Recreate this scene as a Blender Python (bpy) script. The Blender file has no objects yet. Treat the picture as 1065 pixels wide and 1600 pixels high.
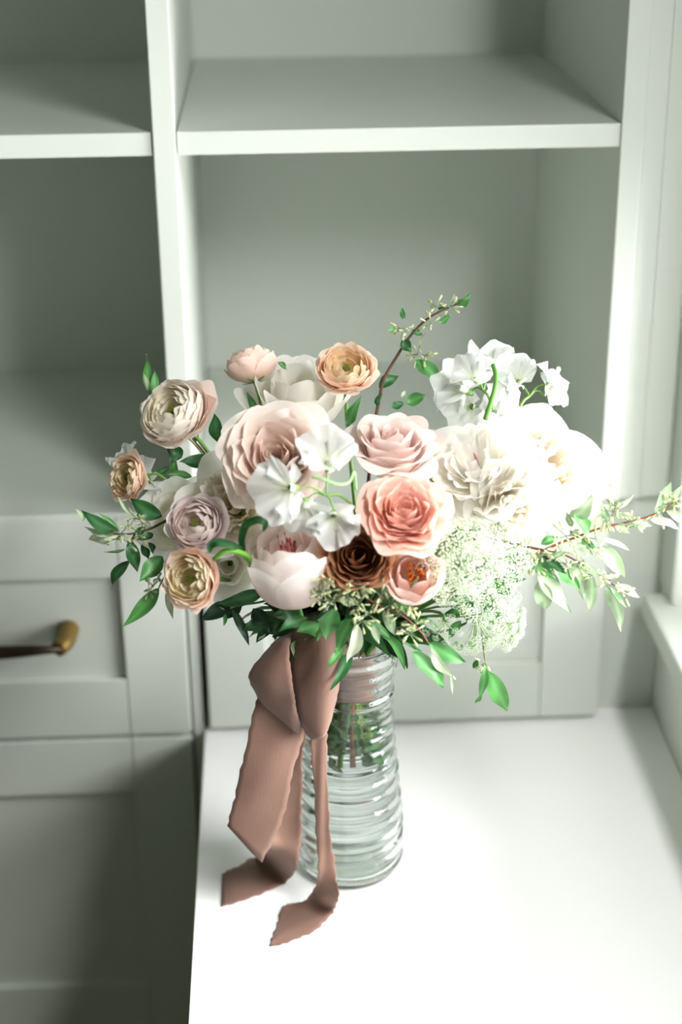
import bpy, math, random
from mathutils import Vector, Matrix, Quaternion
rnd = random.Random(7)
PI = math.pi
SC = bpy.context.scene
COL = SC.collection
ZT = 0.76                                   # height of the desk top

# ------------------------------------------------------------------ camera
FPX, PITCH, YAW, ROLL = 2485.8, 0.42173, 0.04326, -0.01101
_fw = Vector((math.sin(YAW)*math.cos(PITCH), math.cos(YAW)*math.cos(PITCH), -math.sin(PITCH)))
_r0 = Vector((math.cos(YAW), -math.sin(YAW), 0)); _u0 = _r0.cross(_fw)
RT = _r0*math.cos(ROLL) + _u0*math.sin(ROLL)
UP = -_r0*math.sin(ROLL) + _u0*math.cos(ROLL)
FW = _fw
CAM = Vector((-0.067, -1.43, 1.82))
cd = bpy.data.cameras.new('camera'); cam = bpy.data.objects.new('camera', cd); COL.objects.link(cam)
cd.sensor_fit = 'VERTICAL'; cd.sensor_height = 36; cd.lens = FPX*36/1600
cd.clip_start = 0.05
cam.matrix_world = Matrix.Translation(CAM) @ Matrix((RT, UP, -FW)).transposed().to_4x4()
cd.dof.use_dof = True; cd.dof.focus_distance = 1.53; cd.dof.aperture_fstop = 2.2
SC.camera = cam

# ------------------------------------------------------------------ light and exposure
w = bpy.data.worlds.new('world'); SC.world = w; w.use_nodes = True
bg = w.node_tree.nodes['Background']
bg.inputs[0].default_value = (0.90, 0.97, 1.0, 1); bg.inputs[1].default_value = 1.1
def area(name, loc, target, sx, sy, power, col):
    l = bpy.data.lights.new(name, 'AREA'); l.shape = 'RECTANGLE'; l.size = sx; l.size_y = sy
    l.energy = power; l.color = col
    o = bpy.data.objects.new(name, l); COL.objects.link(o); o.location = loc
    o.rotation_euler = (Vector(target)-Vector(loc)).to_track_quat('-Z', 'Y').to_euler()
    return o
area('window_daylight_low', (0.60, -0.18, 1.20), (-0.60, -0.28, 1.0), .65, .38, 18, (1.0, 0.99, 0.985))
area('window_daylight_high', (0.60, -0.90, 1.90), (-0.60, -1.0, 1.0), .75, .55, 78, (1.0, 0.99, 0.975))
SC.view_settings.view_transform = 'Standard'; SC.view_settings.look = 'None'
SC.view_settings.exposure = 0.32; SC.view_settings.gamma = 1.0; SC.view_settings.use_curve_mapping = False
cy = SC.cycles
cy.max_bounces = 12; cy.diffuse_bounces = 5; cy.transmission_bounces = 12; cy.transparent_max_bounces = 16
cy.glossy_bounces = 6; cy.sample_clamp_indirect = 4; cy.use_denoising = True

# ------------------------------------------------------------------ helpers
def lin(c):
    return tuple((x/12.92 if x <= .04045 else ((x+.055)/1.055)**2.4) for x in (v/255 for v in c))
def ray(px, py): return RT*((px-532.5)/FPX) - UP*((py-800)/FPX) + FW
def at(px, py, y=0.0):
    d = ray(px, py); return CAM + d*((y-CAM.y)/d.y)
def onz(px, py, z=ZT):
    d = ray(px, py); return CAM + d*((z-CAM.z)/d.z)
def lerp(a, b, t): return a+(b-a)*t
def mixc(a, b, t): return tuple(lerp(a[i], b[i], t) for i in range(3))

def obj(name, verts, faces, mat, parent=None, cols=None, smooth=True, uv=None, local=True):
    me = bpy.data.meshes.new(name)
    if parent is not None and not local:
        im = parent_matrix(parent).inverted(); verts = [im @ Vector(v) for v in verts]
    me.from_pydata([tuple(v) for v in verts], [], faces)
    if smooth: me.shade_smooth()
    if cols:
        ca = me.color_attributes.new('Col', 'FLOAT_COLOR', 'POINT')
        flat = []
        for c in cols: flat += [c[0], c[1], c[2], 1.0]
        ca.data.foreach_set('color', flat)
    if mat: me.materials.append(mat)
    me.update()
    o = bpy.data.objects.new(name, me); COL.objects.link(o)
    if parent is not None: o.parent = parent
    return o
MW = {}
def parent_matrix(p): return MW.get(p.name, Matrix.Identity(4))
def thing(name, label, cat, M=None, group=None):
    o = bpy.data.objects.new(name, None); COL.objects.link(o); o.empty_display_size = 0.02
    M = M or Matrix.Identity(4)
    o.matrix_world = M; MW[o.name] = M.copy()
    o['label'] = label; o['category'] = cat
    if group: o['group'] = group
    return o
def tag(o, label, cat, group=None):
    o['label'] = label; o['category'] = cat
    if group: o['group'] = group
    return o
def frame_to(loc, axis, spin=0.0):
    q = Vector(axis).normalized().to_track_quat('Z', 'Y')
    return Matrix.Translation(loc) @ (q @ Quaternion((0, 0, 1), spin)).to_matrix().to_4x4()
def view(x, y, t):                          # right, up, toward the viewer -> a direction in the room
    return (RT*x + UP*y - FW*t).normalized()

def box(x0, x1, y0, y1, z0, z1, bev=0.0015):
    """box with bevelled edges"""
    import bmesh
    bm = bmesh.new()
    bmesh.ops.create_cube(bm, size=1)
    for v in bm.verts:
        v.co = Vector((lerp(x0, x1, v.co.x+.5), lerp(y0, y1, v.co.y+.5), lerp(z0, z1, v.co.z+.5)))
    if bev: bmesh.ops.bevel(bm, geom=list(bm.edges), offset=bev, segments=2, affect='EDGES', profile=.6)
    bm.verts.ensure_lookup_table()
    for i, v in enumerate(bm.verts): v.index = i
    vs = [v.co.copy() for v in bm.verts]; fs = [[v.index for v in f.verts] for f in bm.faces]
    bm.free(); return vs, fs
def bx(name, mat, parent, *a, **k):
    vs, fs = box(*a, **k); return obj(name, vs, fs, mat, parent, smooth=False)
def struct(o): o['kind'] = 'structure'; return o

def catmull(pts, n=6):
    p = [Vector(q) for q in pts]
    if len(p) < 3: return [p[0].lerp(p[-1], i/n) for i in range(n+1)]
    p = [p[0]*2-p[1]] + p + [p[-1]*2-p[-2]]
    out = []
    for i in range(1, len(p)-2):
        a, b, c, d = p[i-1:i+3]
        for k in range(n):
            t = k/n
            out.append(.5*((2*b)+(c-a)*t+(2*a-5*b+4*c-d)*t*t+(3*b-a-3*c+d)*t**3))
    out.append(p[-2]); return out
def tube(pts, r0, r1=None, sides=6, base=0, cap=True):
    r1 = r0 if r1 is None else r1
    vs, fs = [], []; n = len(pts)
    prev = None
    for i, p in enumerate(pts):
        d = (pts[min(i+1, n-1)]-pts[max(i-1, 0)])
        if d.length < 1e-9: d = Vector((0, 0, 1))
        d.normalize()
        if prev is None:
            a = d.orthogonal().normalized()
        else:
            a = (prev - d*prev.dot(d)); a = a.normalized() if a.length > 1e-6 else d.orthogonal().normalized()
        prev = a; b = d.cross(a); r = lerp(r0, r1, i/max(1, n-1))
        for k in range(sides):
            t = 2*PI*k/sides; vs.append(p + a*(r*math.cos(t)) + b*(r*math.sin(t)))
    for i in range(n-1):
        for k in range(sides):
            k2 = (k+1) % sides
            fs.append([base+i*sides+k, base+i*sides+k2, base+(i+1)*sides+k2, base+(i+1)*sides+k])
    if cap:
        fs.append([base+k for k in range(sides)][::-1]); fs.append([base+(n-1)*sides+k for k in range(sides)])
    return vs, fs
class MB:
    def __init__(s): s.v = []; s.f = []; s.c = []
    def add(s, vf, col=None):
        b = len(s.v); vs, fs = vf; s.v += list(vs); s.f += [[i+b for i in f] for f in fs]
        s.c += [col or (1, 1, 1)]*len(vs); return s
    def build(s, name, mat, parent=None, local=True, cols=False, smooth=True):
        return obj(name, s.v, s.f, mat, parent, cols=s.c if cols else None, smooth=smooth, local=local)

# ------------------------------------------------------------------ materials
def newmat(name):
    m = bpy.data.materials.new(name); m.use_nodes = True; nt = m.node_tree; nt.nodes.clear()
    out = nt.nodes.new('ShaderNodeOutputMaterial'); return m, nt, out
def painted(name, col, rough=0.45, bump=0.02, var=0.03, metal=0.0, scale=6, coat=0.0):
    m, nt, out = newmat(name)
    p = nt.nodes.new('ShaderNodeBsdfPrincipled'); p.inputs['Roughness'].default_value = rough
    p.inputs['Metallic'].default_value = metal
    p.inputs['Coat Weight'].default_value = coat
    tc = nt.nodes.new('ShaderNodeTexCoord'); nz = nt.nodes.new('ShaderNodeTexNoise')
    nz.inputs['Scale'].default_value = scale; nz.inputs['Detail'].default_value = 4
    nt.links.new(tc.outputs['Object'], nz.inputs['Vector'])
    mx = nt.nodes.new('ShaderNodeMix'); mx.data_type = 'RGBA'
    c = lin(col)
    mx.inputs[6].default_value = (*[x*(1-var) for x in c], 1); mx.inputs[7].default_value = (*[min(1, x*(1+var)) for x in c], 1)
    nt.links.new(nz.outputs['Fac'], mx.inputs[0]); nt.links.new(mx.outputs[2], p.inputs['Base Color'])
    n2 = nt.nodes.new('ShaderNodeTexNoise'); n2.inputs['Scale'].default_value = 240
    nt.links.new(tc.outputs['Object'], n2.inputs['Vector'])
    b = nt.nodes.new('ShaderNodeBump'); b.inputs['Strength'].default_value = bump; b.inputs['Distance'].default_value = .002
    nt.links.new(n2.outputs['Fac'], b.inputs['Height']); nt.links.new(b.outputs[0], p.inputs['Normal'])
    nt.links.new(p.outputs[0], out.inputs[0]); return m
def tissue(name, trans=0.35, rough=0.6, vein=0.15, scale=60, backmix=None, spec=0.2):
    """petal or leaf: vertex colour, mostly its own pigment, part of the light passes through"""
    m, nt, out = newmat(name)
    at_ = nt.nodes.new('ShaderNodeVertexColor'); at_.layer_name = 'Col'
    tc = nt.nodes.new('ShaderNodeTexCoord'); nz = nt.nodes.new('ShaderNodeTexNoise')
    nz.inputs['Scale'].default_value = scale; nz.inputs['Detail'].default_value = 3
    nt.links.new(tc.outputs['Object'], nz.inputs['Vector'])
    colsock = at_.outputs['Color']
    if backmix is not None:
        ge = nt.nodes.new('ShaderNodeNewGeometry'); mx = nt.nodes.new('ShaderNodeMix'); mx.data_type = 'RGBA'
        mx.inputs[7].default_value = (*lin(backmix), 1)
        mm = nt.nodes.new('ShaderNodeMath'); mm.operation = 'MULTIPLY'; mm.inputs[1].default_value = 0.55
        nt.links.new(ge.outputs['Backfacing'], mm.inputs[0]); nt.links.new(mm.outputs[0], mx.inputs[0])
        nt.links.new(colsock, mx.inputs[6]); colsock = mx.outputs[2]
    hs = nt.nodes.new('ShaderNodeHueSaturation'); mr = nt.nodes.new('ShaderNodeMapRange')
    mr.inputs['To Min'].default_value = 1-vein; mr.inputs['To Max'].default_value = 1+vein*.5
    nt.links.new(nz.outputs['Fac'], mr.inputs[0]); nt.links.new(mr.outputs[0], hs.inputs['Value'])
    nt.links.new(colsock, hs.inputs['Color'])
    p = nt.nodes.new('ShaderNodeBsdfPrincipled'); p.inputs['Roughness'].default_value = rough
    p.inputs['Specular IOR Level'].default_value = spec
    t = nt.nodes.new('ShaderNodeBsdfTranslucent'); mix = nt.nodes.new('ShaderNodeMixShader')
    mix.inputs[0].default_value = trans
    nt.links.new(hs.outputs[0], p.inputs['Base Color']); nt.links.new(hs.outputs[0], t.inputs['Color'])
    b = nt.nodes.new('ShaderNodeBump'); b.inputs['Strength'].default_value = .25; b.inputs['Distance'].default_value = .001
    nt.links.new(nz.outputs['Fac'], b.inputs['Height']); nt.links.new(b.outputs[0], p.inputs['Normal'])
    nt.links.new(p.outputs[0], mix.inputs[1]); nt.links.new(t.outputs[0], mix.inputs[2])
    nt.links.new(mix.outputs[0], out.inputs[0]); return m
def glassmat(name, col=(0.985, 0.995, 0.99), ior=1.45, rough=0.0):
    m, nt, out = newmat(name)
    g = nt.nodes.new('ShaderNodeBsdfGlass'); g.inputs['Color'].default_value = (*col, 1)
    g.inputs['IOR'].default_value = ior; g.inputs['Roughness'].default_value = rough
    tc = nt.nodes.new('ShaderNodeTexCoord'); nz = nt.nodes.new('ShaderNodeTexNoise'); nz.inputs['Scale'].default_value = 35
    nt.links.new(tc.outputs['Object'], nz.inputs['Vector'])
    b = nt.nodes.new('ShaderNodeBump'); b.inputs['Strength'].default_value = .035; b.inputs['Distance'].default_value = .002
    nt.links.new(nz.outputs['Fac'], b.inputs['Height']); nt.links.new(b.outputs[0], g.inputs['Normal'])
    nt.links.new(g.outputs[0], out.inputs[0]); return m
def silkmat(name, col):
    m, nt, out = newmat(name)
    tc = nt.nodes.new('ShaderNodeTexCoord')
    n1 = nt.nodes.new('ShaderNodeTexNoise'); n1.inputs['Scale'].default_value = 28; n1.inputs['Detail'].default_value = 6
    n2 = nt.nodes.new('ShaderNodeTexNoise'); n2.inputs['Scale'].default_value = 700
    mp = nt.nodes.new('ShaderNodeMapping'); mp.inputs['Scale'].default_value = (1, 1, .12)
    nt.links.new(tc.outputs['Object'], n1.inputs['Vector']); nt.links.new(tc.outputs['Object'], mp.inputs[0])
    nt.links.new(mp.outputs[0], n2.inputs['Vector'])
    c = lin(col); mx = nt.nodes.new('ShaderNodeMix'); mx.data_type = 'RGBA'
    mx.inputs[6].default_value = (*[x*.82 for x in c], 1); mx.inputs[7].default_value = (*[x*1.18 for x in c], 1)
    nt.links.new(n1.outputs['Fac'], mx.inputs[0])
    p = nt.nodes.new('ShaderNodeBsdfPrincipled'); p.inputs['Roughness'].default_value = .55
    p.inputs['Sheen Weight'].default_value = .25; p.inputs['Specular IOR Level'].default_value = .25
    nt.links.new(mx.outputs[2], p.inputs['Base Color'])
    b = nt.nodes.new('ShaderNodeBump'); b.inputs['Strength'].default_value = .3; b.inputs['Distance'].default_value = .0006
    nt.links.new(n2.outputs['Fac'], b.inputs['Height']); nt.links.new(b.outputs[0], p.inputs['Normal'])
    t = nt.nodes.new('ShaderNodeBsdfTranslucent'); nt.links.new(mx.outputs[2], t.inputs['Color'])
    mix = nt.nodes.new('ShaderNodeMixShader'); mix.inputs[0].default_value = .22
    nt.links.new(p.outputs[0], mix.inputs[1]); nt.links.new(t.outputs[0], mix.inputs[2])
    nt.links.new(mix.outputs[0], out.inputs[0]); return m
WHITE = painted('cabinet_paint', (205, 211, 203), .42, .015, .012)
WALLP = painted('wall_paint', (222, 224, 220), .6, .03, .01)
TOPM = painted('desk_lacquer', (243, 244, 244), .33, .006, .006)
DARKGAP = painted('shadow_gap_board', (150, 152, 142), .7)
BRASS = painted('aged_brass', (122, 100, 46), .45, .04, .08, metal=.5)
DBRASS = painted('shaded_brass', (52, 44, 30), .42, .04, .08, metal=.6)  # darker metal for the pull's bar, its shading put into the colour
FLOORM = painted('floor_board_oak', (84, 64, 44), .5, .05, .2, scale=3)
PET = tissue('petal_tissue', .50, .55, .04, 45)
PETW = tissue('white_petal_tissue', .66, .55, .03, 45)
CUR = [PET]
LEAF = tissue('leaf_tissue', .22, .42, .22, 70, backmix=(176, 190, 160), spec=.35)
STEM = tissue('green_stem', .1, .5, .2, 40)
GLASS = glassmat('ribbed_glass')
WATER = glassmat('water', (0.96, 0.99, 0.97), 1.333)
SILK = silkmat('mauve_silk', (140, 108, 94))

# ------------------------------------------------------------------ the room and its built-in furniture
XD0, XD1, XR, YF, XW = -0.188, -0.164, 0.311, 0.271, 0.402   # divider, right side, front plane, right wall
BACK = 0.795
struct(bx('floor', FLOORM, None, -1.8, 0.6, -3.2, 0.86, -0.05, 0.0, bev=0))
struct(bx('wall_back', WALLP, None, -1.8, 0.6, 0.84, 0.90, 0, 2.7, bev=0))
ROOMP = painted('room_paint', (86, 92, 78), .7, .03, .01)
struct(bx('wall_left', ROOMP, None, -1.9, -1.8, -3.2, .90, 0, 2.7, bev=0))
struct(bx('wall_front', ROOMP, None, -1.9, .56, -3.3, -3.2, 0, 2.7, bev=0))
struct(bx('ceiling', ROOMP, None, -1.9, .56, -3.3, .90, 2.7, 2.76, bev=0))
# right wall with the window opening
WY0, WY1, WZ0, WZ1 = -2.85, 0.235, 0.937, 2.30
mb = MB()
for b in ((XW, .56, -3.2, .84, 0, WZ0-.03), (XW, .56, -3.2, .84, WZ1, 2.7), (XW, .56, WY1, .84, WZ0-.03, WZ1), (XW, .56, -3.2, WY0, WZ0-.03, WZ1)):
    mb.add(box(*b, bev=0))
struct(mb.build('wall_right', WALLP, smooth=False))
sill = struct(bx('trim_1', WHITE, None, 0.372, 0.56, WY0-.05, YF-.002, WZ0-.03, WZ0, bev=.004))
struct(bx('trim_2', WHITE, None, 0.3975, XW+.001, WY1, WY1+.065, WZ0+.001, WZ1+.07, bev=.003))   # casing
win = thing('window_1', 'white framed window in the right wall', 'window'); win['kind'] = 'structure'
del win['category'], win['label']
for (a, b, c, d) in ((WY0, WY1, WZ0, WZ0+.05), (WY0, WY1, WZ1-.05, WZ1), (WY0, WY0+.05, WZ0+.05, WZ1-.05), (WY1-.05, WY1, WZ0+.05, WZ1-.05),
                     ((WY0+WY1)/2-.02, (WY0+WY1)/2+.02, WZ0+.05, WZ1-.05)):
    bx('window_frame', WHITE, win, .52, .555, a, b, c, d)
m, nt, out = newmat('window_pane')
tr = nt.nodes.new('ShaderNodeBsdfTransparent'); gl = nt.nodes.new('ShaderNodeBsdfGlossy'); gl.inputs['Roughness'].default_value = 0.02
fr = nt.nodes.new('ShaderNodeFresnel'); mx = nt.nodes.new('ShaderNodeMixShader')
nt.links.new(fr.outputs[0], mx.inputs[0]); nt.links.new(tr.outputs[0], mx.inputs[1]); nt.links.new(gl.outputs[0], mx.inputs[2]); nt.links.new(mx.outputs[0], out.inputs[0])
for a, b in ((WY0+.05, (WY0+WY1)/2-.02), ((WY0+WY1)/2+.02, WY1-.05)):
    bx('pane', m, win, .535, .539, a, b, WZ0+.05, WZ1-.05, bev=0)

# shelving unit above
shelf = thing('shelving_unit', 'white built-in open shelving unit above the drawers, its bays parted by a tall divider', 'shelf', Matrix.Translation((0, 0, 1.04)))
def sh(name, *a, **k): 
    vs, fs = box(*a, **k); return obj(name, vs, fs, WHITE, shelf, smooth=False, local=False)
sh('divider', XD0, XD1, YF, BACK, 1.0595, 2.25)
sh('side_panel', XR, XR+.024, YF, BACK, 1.0595, 2.25)
sh('side_panel', -1.05, -1.026, YF, BACK, 1.0595, 2.25)
sh('back_panel', -1.05, XR+.024, BACK, BACK+.012, 1.0595, 2.25)
for x0, x1 in ((-1.026, XD0-.0015), (XD1+.001, XR)):
    sh('shelf_board', x0, x1, YF+.004, BACK, 1.475, 1.500)
    sh('shelf_board', x0, x1, YF+.004, BACK, 1.935, 1.960)
    sh('bottom_board', x0, x1, YF+.004, BACK, 1.0375, 1.061)
sh('top_board', -1.05, XR+.024, YF, BACK+.012, 2.25, 2.275)
# filler strips between the unit and the wall
f1 = struct(bx('trim_3', WHITE, None, XR+.0245, XR+.049, YF+.006, BACK, 1.0595, 2.275, bev=.002))
f2 = struct(bx('trim_4', WHITE, None, XR+.050, XW-.0005, YF+.012, BACK, 1.0595, 2.275, bev=.002))
f3 = struct(bx('trim_5', WHITE, None, XR+.0165, XW-.0005, YF+.028, BACK, ZT+.001, 1.059, bev=.002))

def shaker(parent, name, x0, x1, z0, z1, fw=.075, right=None, yf=YF, top=None, bot=None):
    """frame-and-panel front: stiles, rails and a recessed panel"""
    top = top or fw; bot = bot or fw
    vs, fs = box(x0+fw-.006, x1-fw+.006, yf+.009, yf+.018, z0+bot-.006, z1-top+.006, bev=0)
    p = obj(name, vs, fs, WHITE, parent, smooth=False, local=False)
    MW[p.name] = parent_matrix(parent)
    for (a, b) in ((x0, x0+fw), (x1-fw, x1)):
        vs, fs = box(a, b, yf, yf+.02, z0, z1, bev=.0018); obj('stile', vs, fs, WHITE, p, smooth=False, local=False)
    for (a, b) in ((z0, z0+bot), (z1-top, z1)):
        vs, fs = box(x0+fw+.0003, x1-fw-.0003, yf+.0004, yf+.02, a, b, bev=.0018); obj('rail', vs, fs, WHITE, p, smooth=False, local=False)
    return p
lc = thing('drawer_cabinet', 'white cabinet left of the desk with recessed panel fronts and a brass pull', 'cabinet', Matrix.Translation((-.6, .5, 0)))
def lcb(name, mat, *a, **k):
    vs, fs = box(*a, **k); return obj(name, vs, fs, mat, lc, smooth=False, local=False)
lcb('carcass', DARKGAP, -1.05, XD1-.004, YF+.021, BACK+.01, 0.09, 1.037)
lcb('plinth', WHITE, -1.05, XD1-.004, YF+.06, BACK, 0.0, 0.0895)
d1 = shaker(lc, 'drawer', -1.048, -.1825, .7605, 1.0565, .0755, top=.078, bot=.0795)
d2 = shaker(lc, 'drawer', -1.048, -.1825, .292, .7545, .0755, top=.079, bot=.079)
d3 = shaker(lc, 'drawer', -1.048, -.1825, .10, .286, .0755, top=.05, bot=.05)
lcb('end_stile', WHITE, -.1795, XD1-.003, YF+.006, YF+.02, .10, 1.036)
# pull: two round posts and a tapering bar
hz = .907
for s, xx in ((1, -.324), (-1, -.93)):
    n = 18
    p = catmull([Vector((xx, YF+.009, hz)), Vector((xx, YF-.006, hz-.001)), Vector((xx-s*.002, YF-.022, hz-.002)), Vector((xx-s*.008, YF-.034, hz-.003))], 4)
    vs, fs = tube(p, .0135, .0100, 14); o = obj('handle_post', vs, fs, BRASS, d1, local=False); o['label'] = 'brass post of the pull'
pts = [Vector((lerp(-.327, -.927, k/16), YF-.034 - .006*math.sin(PI*k/16), hz-.003-.003*math.sin(PI*k/16))) for k in range(17)]
vs, fs = [], []
for k, p in enumerate(pts):
    h = .0035+.0095*math.sin(PI*k/16)**.7
    for a in range(8):
        t = 2*PI*a/8+PI/8; vs.append(p+Vector((0, .005*math.cos(t), h*1.1*math.sin(t))))
for k in range(16):
    for a in range(8): fs.append([k*8+a, k*8+(a+1) % 8, (k+1)*8+(a+1) % 8, (k+1)*8+a])
fs += [[a for a in range(8)][::-1], [16*8+a for a in range(8)]]
hb = obj('handle_bar', [v - Vector((-.6, .5, 0)) for v in vs], fs, DBRASS, lc); hb['label'] = 'bar of the pull, its shading put into a dark metal colour'

rc = thing('low_cabinet', 'white cabinet with a recessed panel front behind the vase, on the desk', 'cabinet', Matrix.Translation((.08, .5, ZT)))
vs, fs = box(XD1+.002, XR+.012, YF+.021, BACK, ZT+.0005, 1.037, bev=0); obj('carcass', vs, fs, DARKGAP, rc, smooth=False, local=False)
shaker(rc, 'drawer', XD1+.0045, XR+.0135, .7665, 1.0565, .0725, top=.078, bot=.078)
desk = thing('desk', 'white lacquered desk top under the vase, running along the window', 'desk', Matrix.Translation((.1, -.4, 0)))
vs, fs = box(-.166, XW-.001, -2.0, BACK, ZT-.038, ZT, bev=.0015); obj('desk_top', vs, fs, TOPM, desk, smooth=False, local=False)
vs, fs = box(-.160, -.140, -1.98, .268, 0, ZT-.0385, bev=.001); obj('side_panel', vs, fs, WHITE, desk, smooth=False, local=False)
struct(bx('baseboard_right', WHITE, None, XW-.012, XW-.0005, -2.0, .26, 0, .1))

# ------------------------------------------------------------------ vase, water, ribbon
def ribs(z):
    a = 0
    for zc, s, h in RIB: a += h*math.exp(-((z-zc)/s)**2)
    return a
RIB = []
zz = .014
r5 = random.Random(3)
while zz < .272:
    RIB.append((zz, r5.uniform(.0040, .0062), r5.uniform(.0022, .0036))); zz += r5.uniform(.0125, .0185)
def vr(z):
    k = [(0, .0535), (.012, .0560), (.06, .0555), (.12, .0505), (.165, .0468), (.195, .0455), (.225, .0455), (.255, .0500), (.284, .0585)]
    for (a, ra), (b, rb) in zip(k, k[1:]):
        if z <= b:
            t = (z-a)/(b-a); t = t*t*(3-2*t); return lerp(ra, rb, t)
    return k[-1][1]
VH = .284
def lathe(prof, n=72, wob=0.0):
    vs, fs = [], []
    for (r, z, wq) in prof:
        for k in range(n):
            t = 2*PI*k/n
            dz = wq*(.0018*math.sin(t+z*22)+.0007*math.sin(2*t+1+z*50))
            vs.append(Vector((r*math.cos(t), r*math.sin(t), z+dz)))
    for i in range(len(prof)-1):
        for k in range(n):
            fs.append([i*n+k, i*n+(k+1) % n, (i+1)*n+(k+1) % n, (i+1)*n+k])
    return vs, fs
prof = [(0.0005, 0.0006, 0), (.049, .0006, 0)]
N = 150
for i in range(N+1):
    z = .003 + (VH-.003)*i/N
    prof.append((vr(z)+ribs(z)-.0006, z, min(1, (z-.003)/.03)*(1 if i < N-3 else .2)))
prof.append((vr(VH)-.0015, VH+.0012, .2))
for i in range(40, -1, -1):
    z = .009 + (VH-.009)*i/40
    prof.append((vr(z)-.0032, z, 0))
prof.append((0.0005, .0088, 0))
MV = Matrix.Translation((0, 0, ZT+.0004))
vs, fs = lathe(prof)
vase = obj('vase', vs, fs, GLASS); vase.matrix_world = MV
tag(vase, 'tall clear ribbed glass vase on the white desk holding the bouquet', 'vase')
wp = [(0.0005, .0092, 0)] + [(vr(z)-.0036, z, 0) for z in [.0092+(.172-.0092)*i/30 for i in range(31)]] + [(.0005, .1715, 0)]
vs, fs = lathe(wp)
water = obj('water', vs, fs, WATER); water.matrix_world = MV
tag(water, 'clear water in the lower half of the glass vase', 'water')

rib = thing('ribbon', 'dusty mauve silk ribbon tied round the stems, its loop and tails hanging over the vase', 'ribbon', Matrix.Translation((-.03, -.05, ZT)))
def strip(name, A, B, wave=.0, nsub=6, nw=10, bulge=0.0, thick=.0005, bdir=None, wf=60):
    """ribbon piece between two edge curves"""
    a = catmull(A, nsub); b = catmull(B, nsub); n = len(a)
    vs, fs = [], []; r_ = random.Random(len(name)*7+n)
    ph = r_.uniform(0, 6)
    for i in range(n):
        L = a[i]; R = b[i]; d = (R-L)
        T = (a[min(i+1, n-1)]-a[max(i-1, 0)]); nn = d.cross(T)
        nn = nn.normalized() if nn.length > 1e-9 else Vector((0, -1, 0))
        if nn.dot(-FW) < 0: nn = -nn
        if bdir is not None: nn = Vector(bdir).normalized()
        for k in range(nw+1):
            t = k/nw
            ew = wave*(math.sin(i*wf/nsub*.25+ph)+.5*math.sin(i*.9+ph*2))*(2*abs(t-.5))**3*(1 if t > .5 else -1)
            p = L + d*t + (d.normalized()*ew if d.length > 1e-6 else Vector())
            f = math.sin(PI*t)*bulge*min(1, d.length/.03) + .0008*math.sin(7*t+i*.35)
            pp = p+nn*f; pp.z = max(pp.z, ZT+.0009); vs.append(pp)
    for i in range(n-1):
        for k in range(nw):
            fs.append([i*(nw+1)+k, i*(nw+1)+k+1, (i+1)*(nw+1)+k+1, (i+1)*(nw+1)+k])
    o = obj(name, vs, fs, SILK, rib, local=False)
    md = o.modifiers.new('thickness', 'SOLIDIFY'); md.thickness = thick; md.offset = 0
    return o
Yb = -.078
q = lambda l: [at(x, y, yy) for x, y, yy in l]
# loop, left half and right half
strip('loop', q([(452, 984, -.045), (425, 1008, -.085), (389, 1052, -.088), (402, 1088, -.080), (432, 1119, -.074), (466, 1141, -.078)]),
      q([(462, 986, -.045), (452, 1010, -.100), (454, 1052, -.112), (460, 1086, -.110), (464, 1112, -.104), (470, 1140, -.092)]), wave=.0006, bulge=.006)
strip('loop', q([(444, 990, -.045), (452, 1012, -.080), (455, 1050, -.092), (460, 1088, -.096), (465, 1118, -.094), (476, 1144, -.086)]),
      q([(556, 992, -.040), (544, 1010, -.072), (537, 1040, -.076), (528, 1078, -.078), (516, 1116, -.080), (494, 1144, -.084)]), wave=.0005, bulge=.024)
strip('loop', q([(445, 988, -.045), (420, 1012, -.075), (400, 1048, -.072), (405, 1085, -.066), (440, 1118, -.062), (478, 1138, -.066)]),
      q([(520, 985, -.035), (500, 1008, -.058), (490, 1045, -.064), (487, 1080, -.064), (484, 1110, -.064), (486, 1138, -.068)]), wave=.0005, bulge=.003)
# tails
strip('tail', q([(404, 1076, -.074), (396, 1110, -.080), (381, 1180, -.086), (366, 1245, -.090), (355, 1290, -.094)]),
      q([(486, 1092, -.072), (475, 1146, -.078), (456, 1213, -.088), (443, 1275, -.094), (409, 1347, -.100)]), wave=.0008, bulge=.003)
def tl(l): return [at(*e) if len(e) == 3 else onz(e[0], e[1], ZT+e[3]) for e in l]
strip('tail', tl([(430, 1100, -.066), (426, 1160, -.067), (424, 1230, -.070), (420, 1290, -.074), (416, 1325, -.080), (400, 1340, 0, .004), (372, 1353, 0, .002), (347, 1366, 0, .0015)]),
      tl([(486, 1110, -.066), (474, 1170, -.068), (472, 1230, -.070), (470, 1300, -.072), (465, 1350, -.076), (444, 1381, 0, .003), (398, 1401, 0, .001), (345, 1417, 0, .001)]), wave=.0010, bulge=-.003)
strip('tail', tl([(476, 1095, -.074), (484, 1150, -.080), (490, 1228, -.086), (494, 1311, -.094), (496, 1370, -.104), (481, 1402, 0, .008), (461, 1411, 0, .003), (442, 1417, 0, .0015), (431, 1448, 0, .001), (421, 1477, 0, .001)]),
      tl([(520, 1090, -.072), (511, 1140, -.078), (511, 1200, -.084), (515, 1290, -.092), (524, 1360, -.102), (528, 1398, -.118), (522, 1422, 0, .006), (500, 1448, 0, .002), (461, 1468, 0, .001), (423, 1479, 0, .001)]), wave=.0012, bulge=.001)
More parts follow.
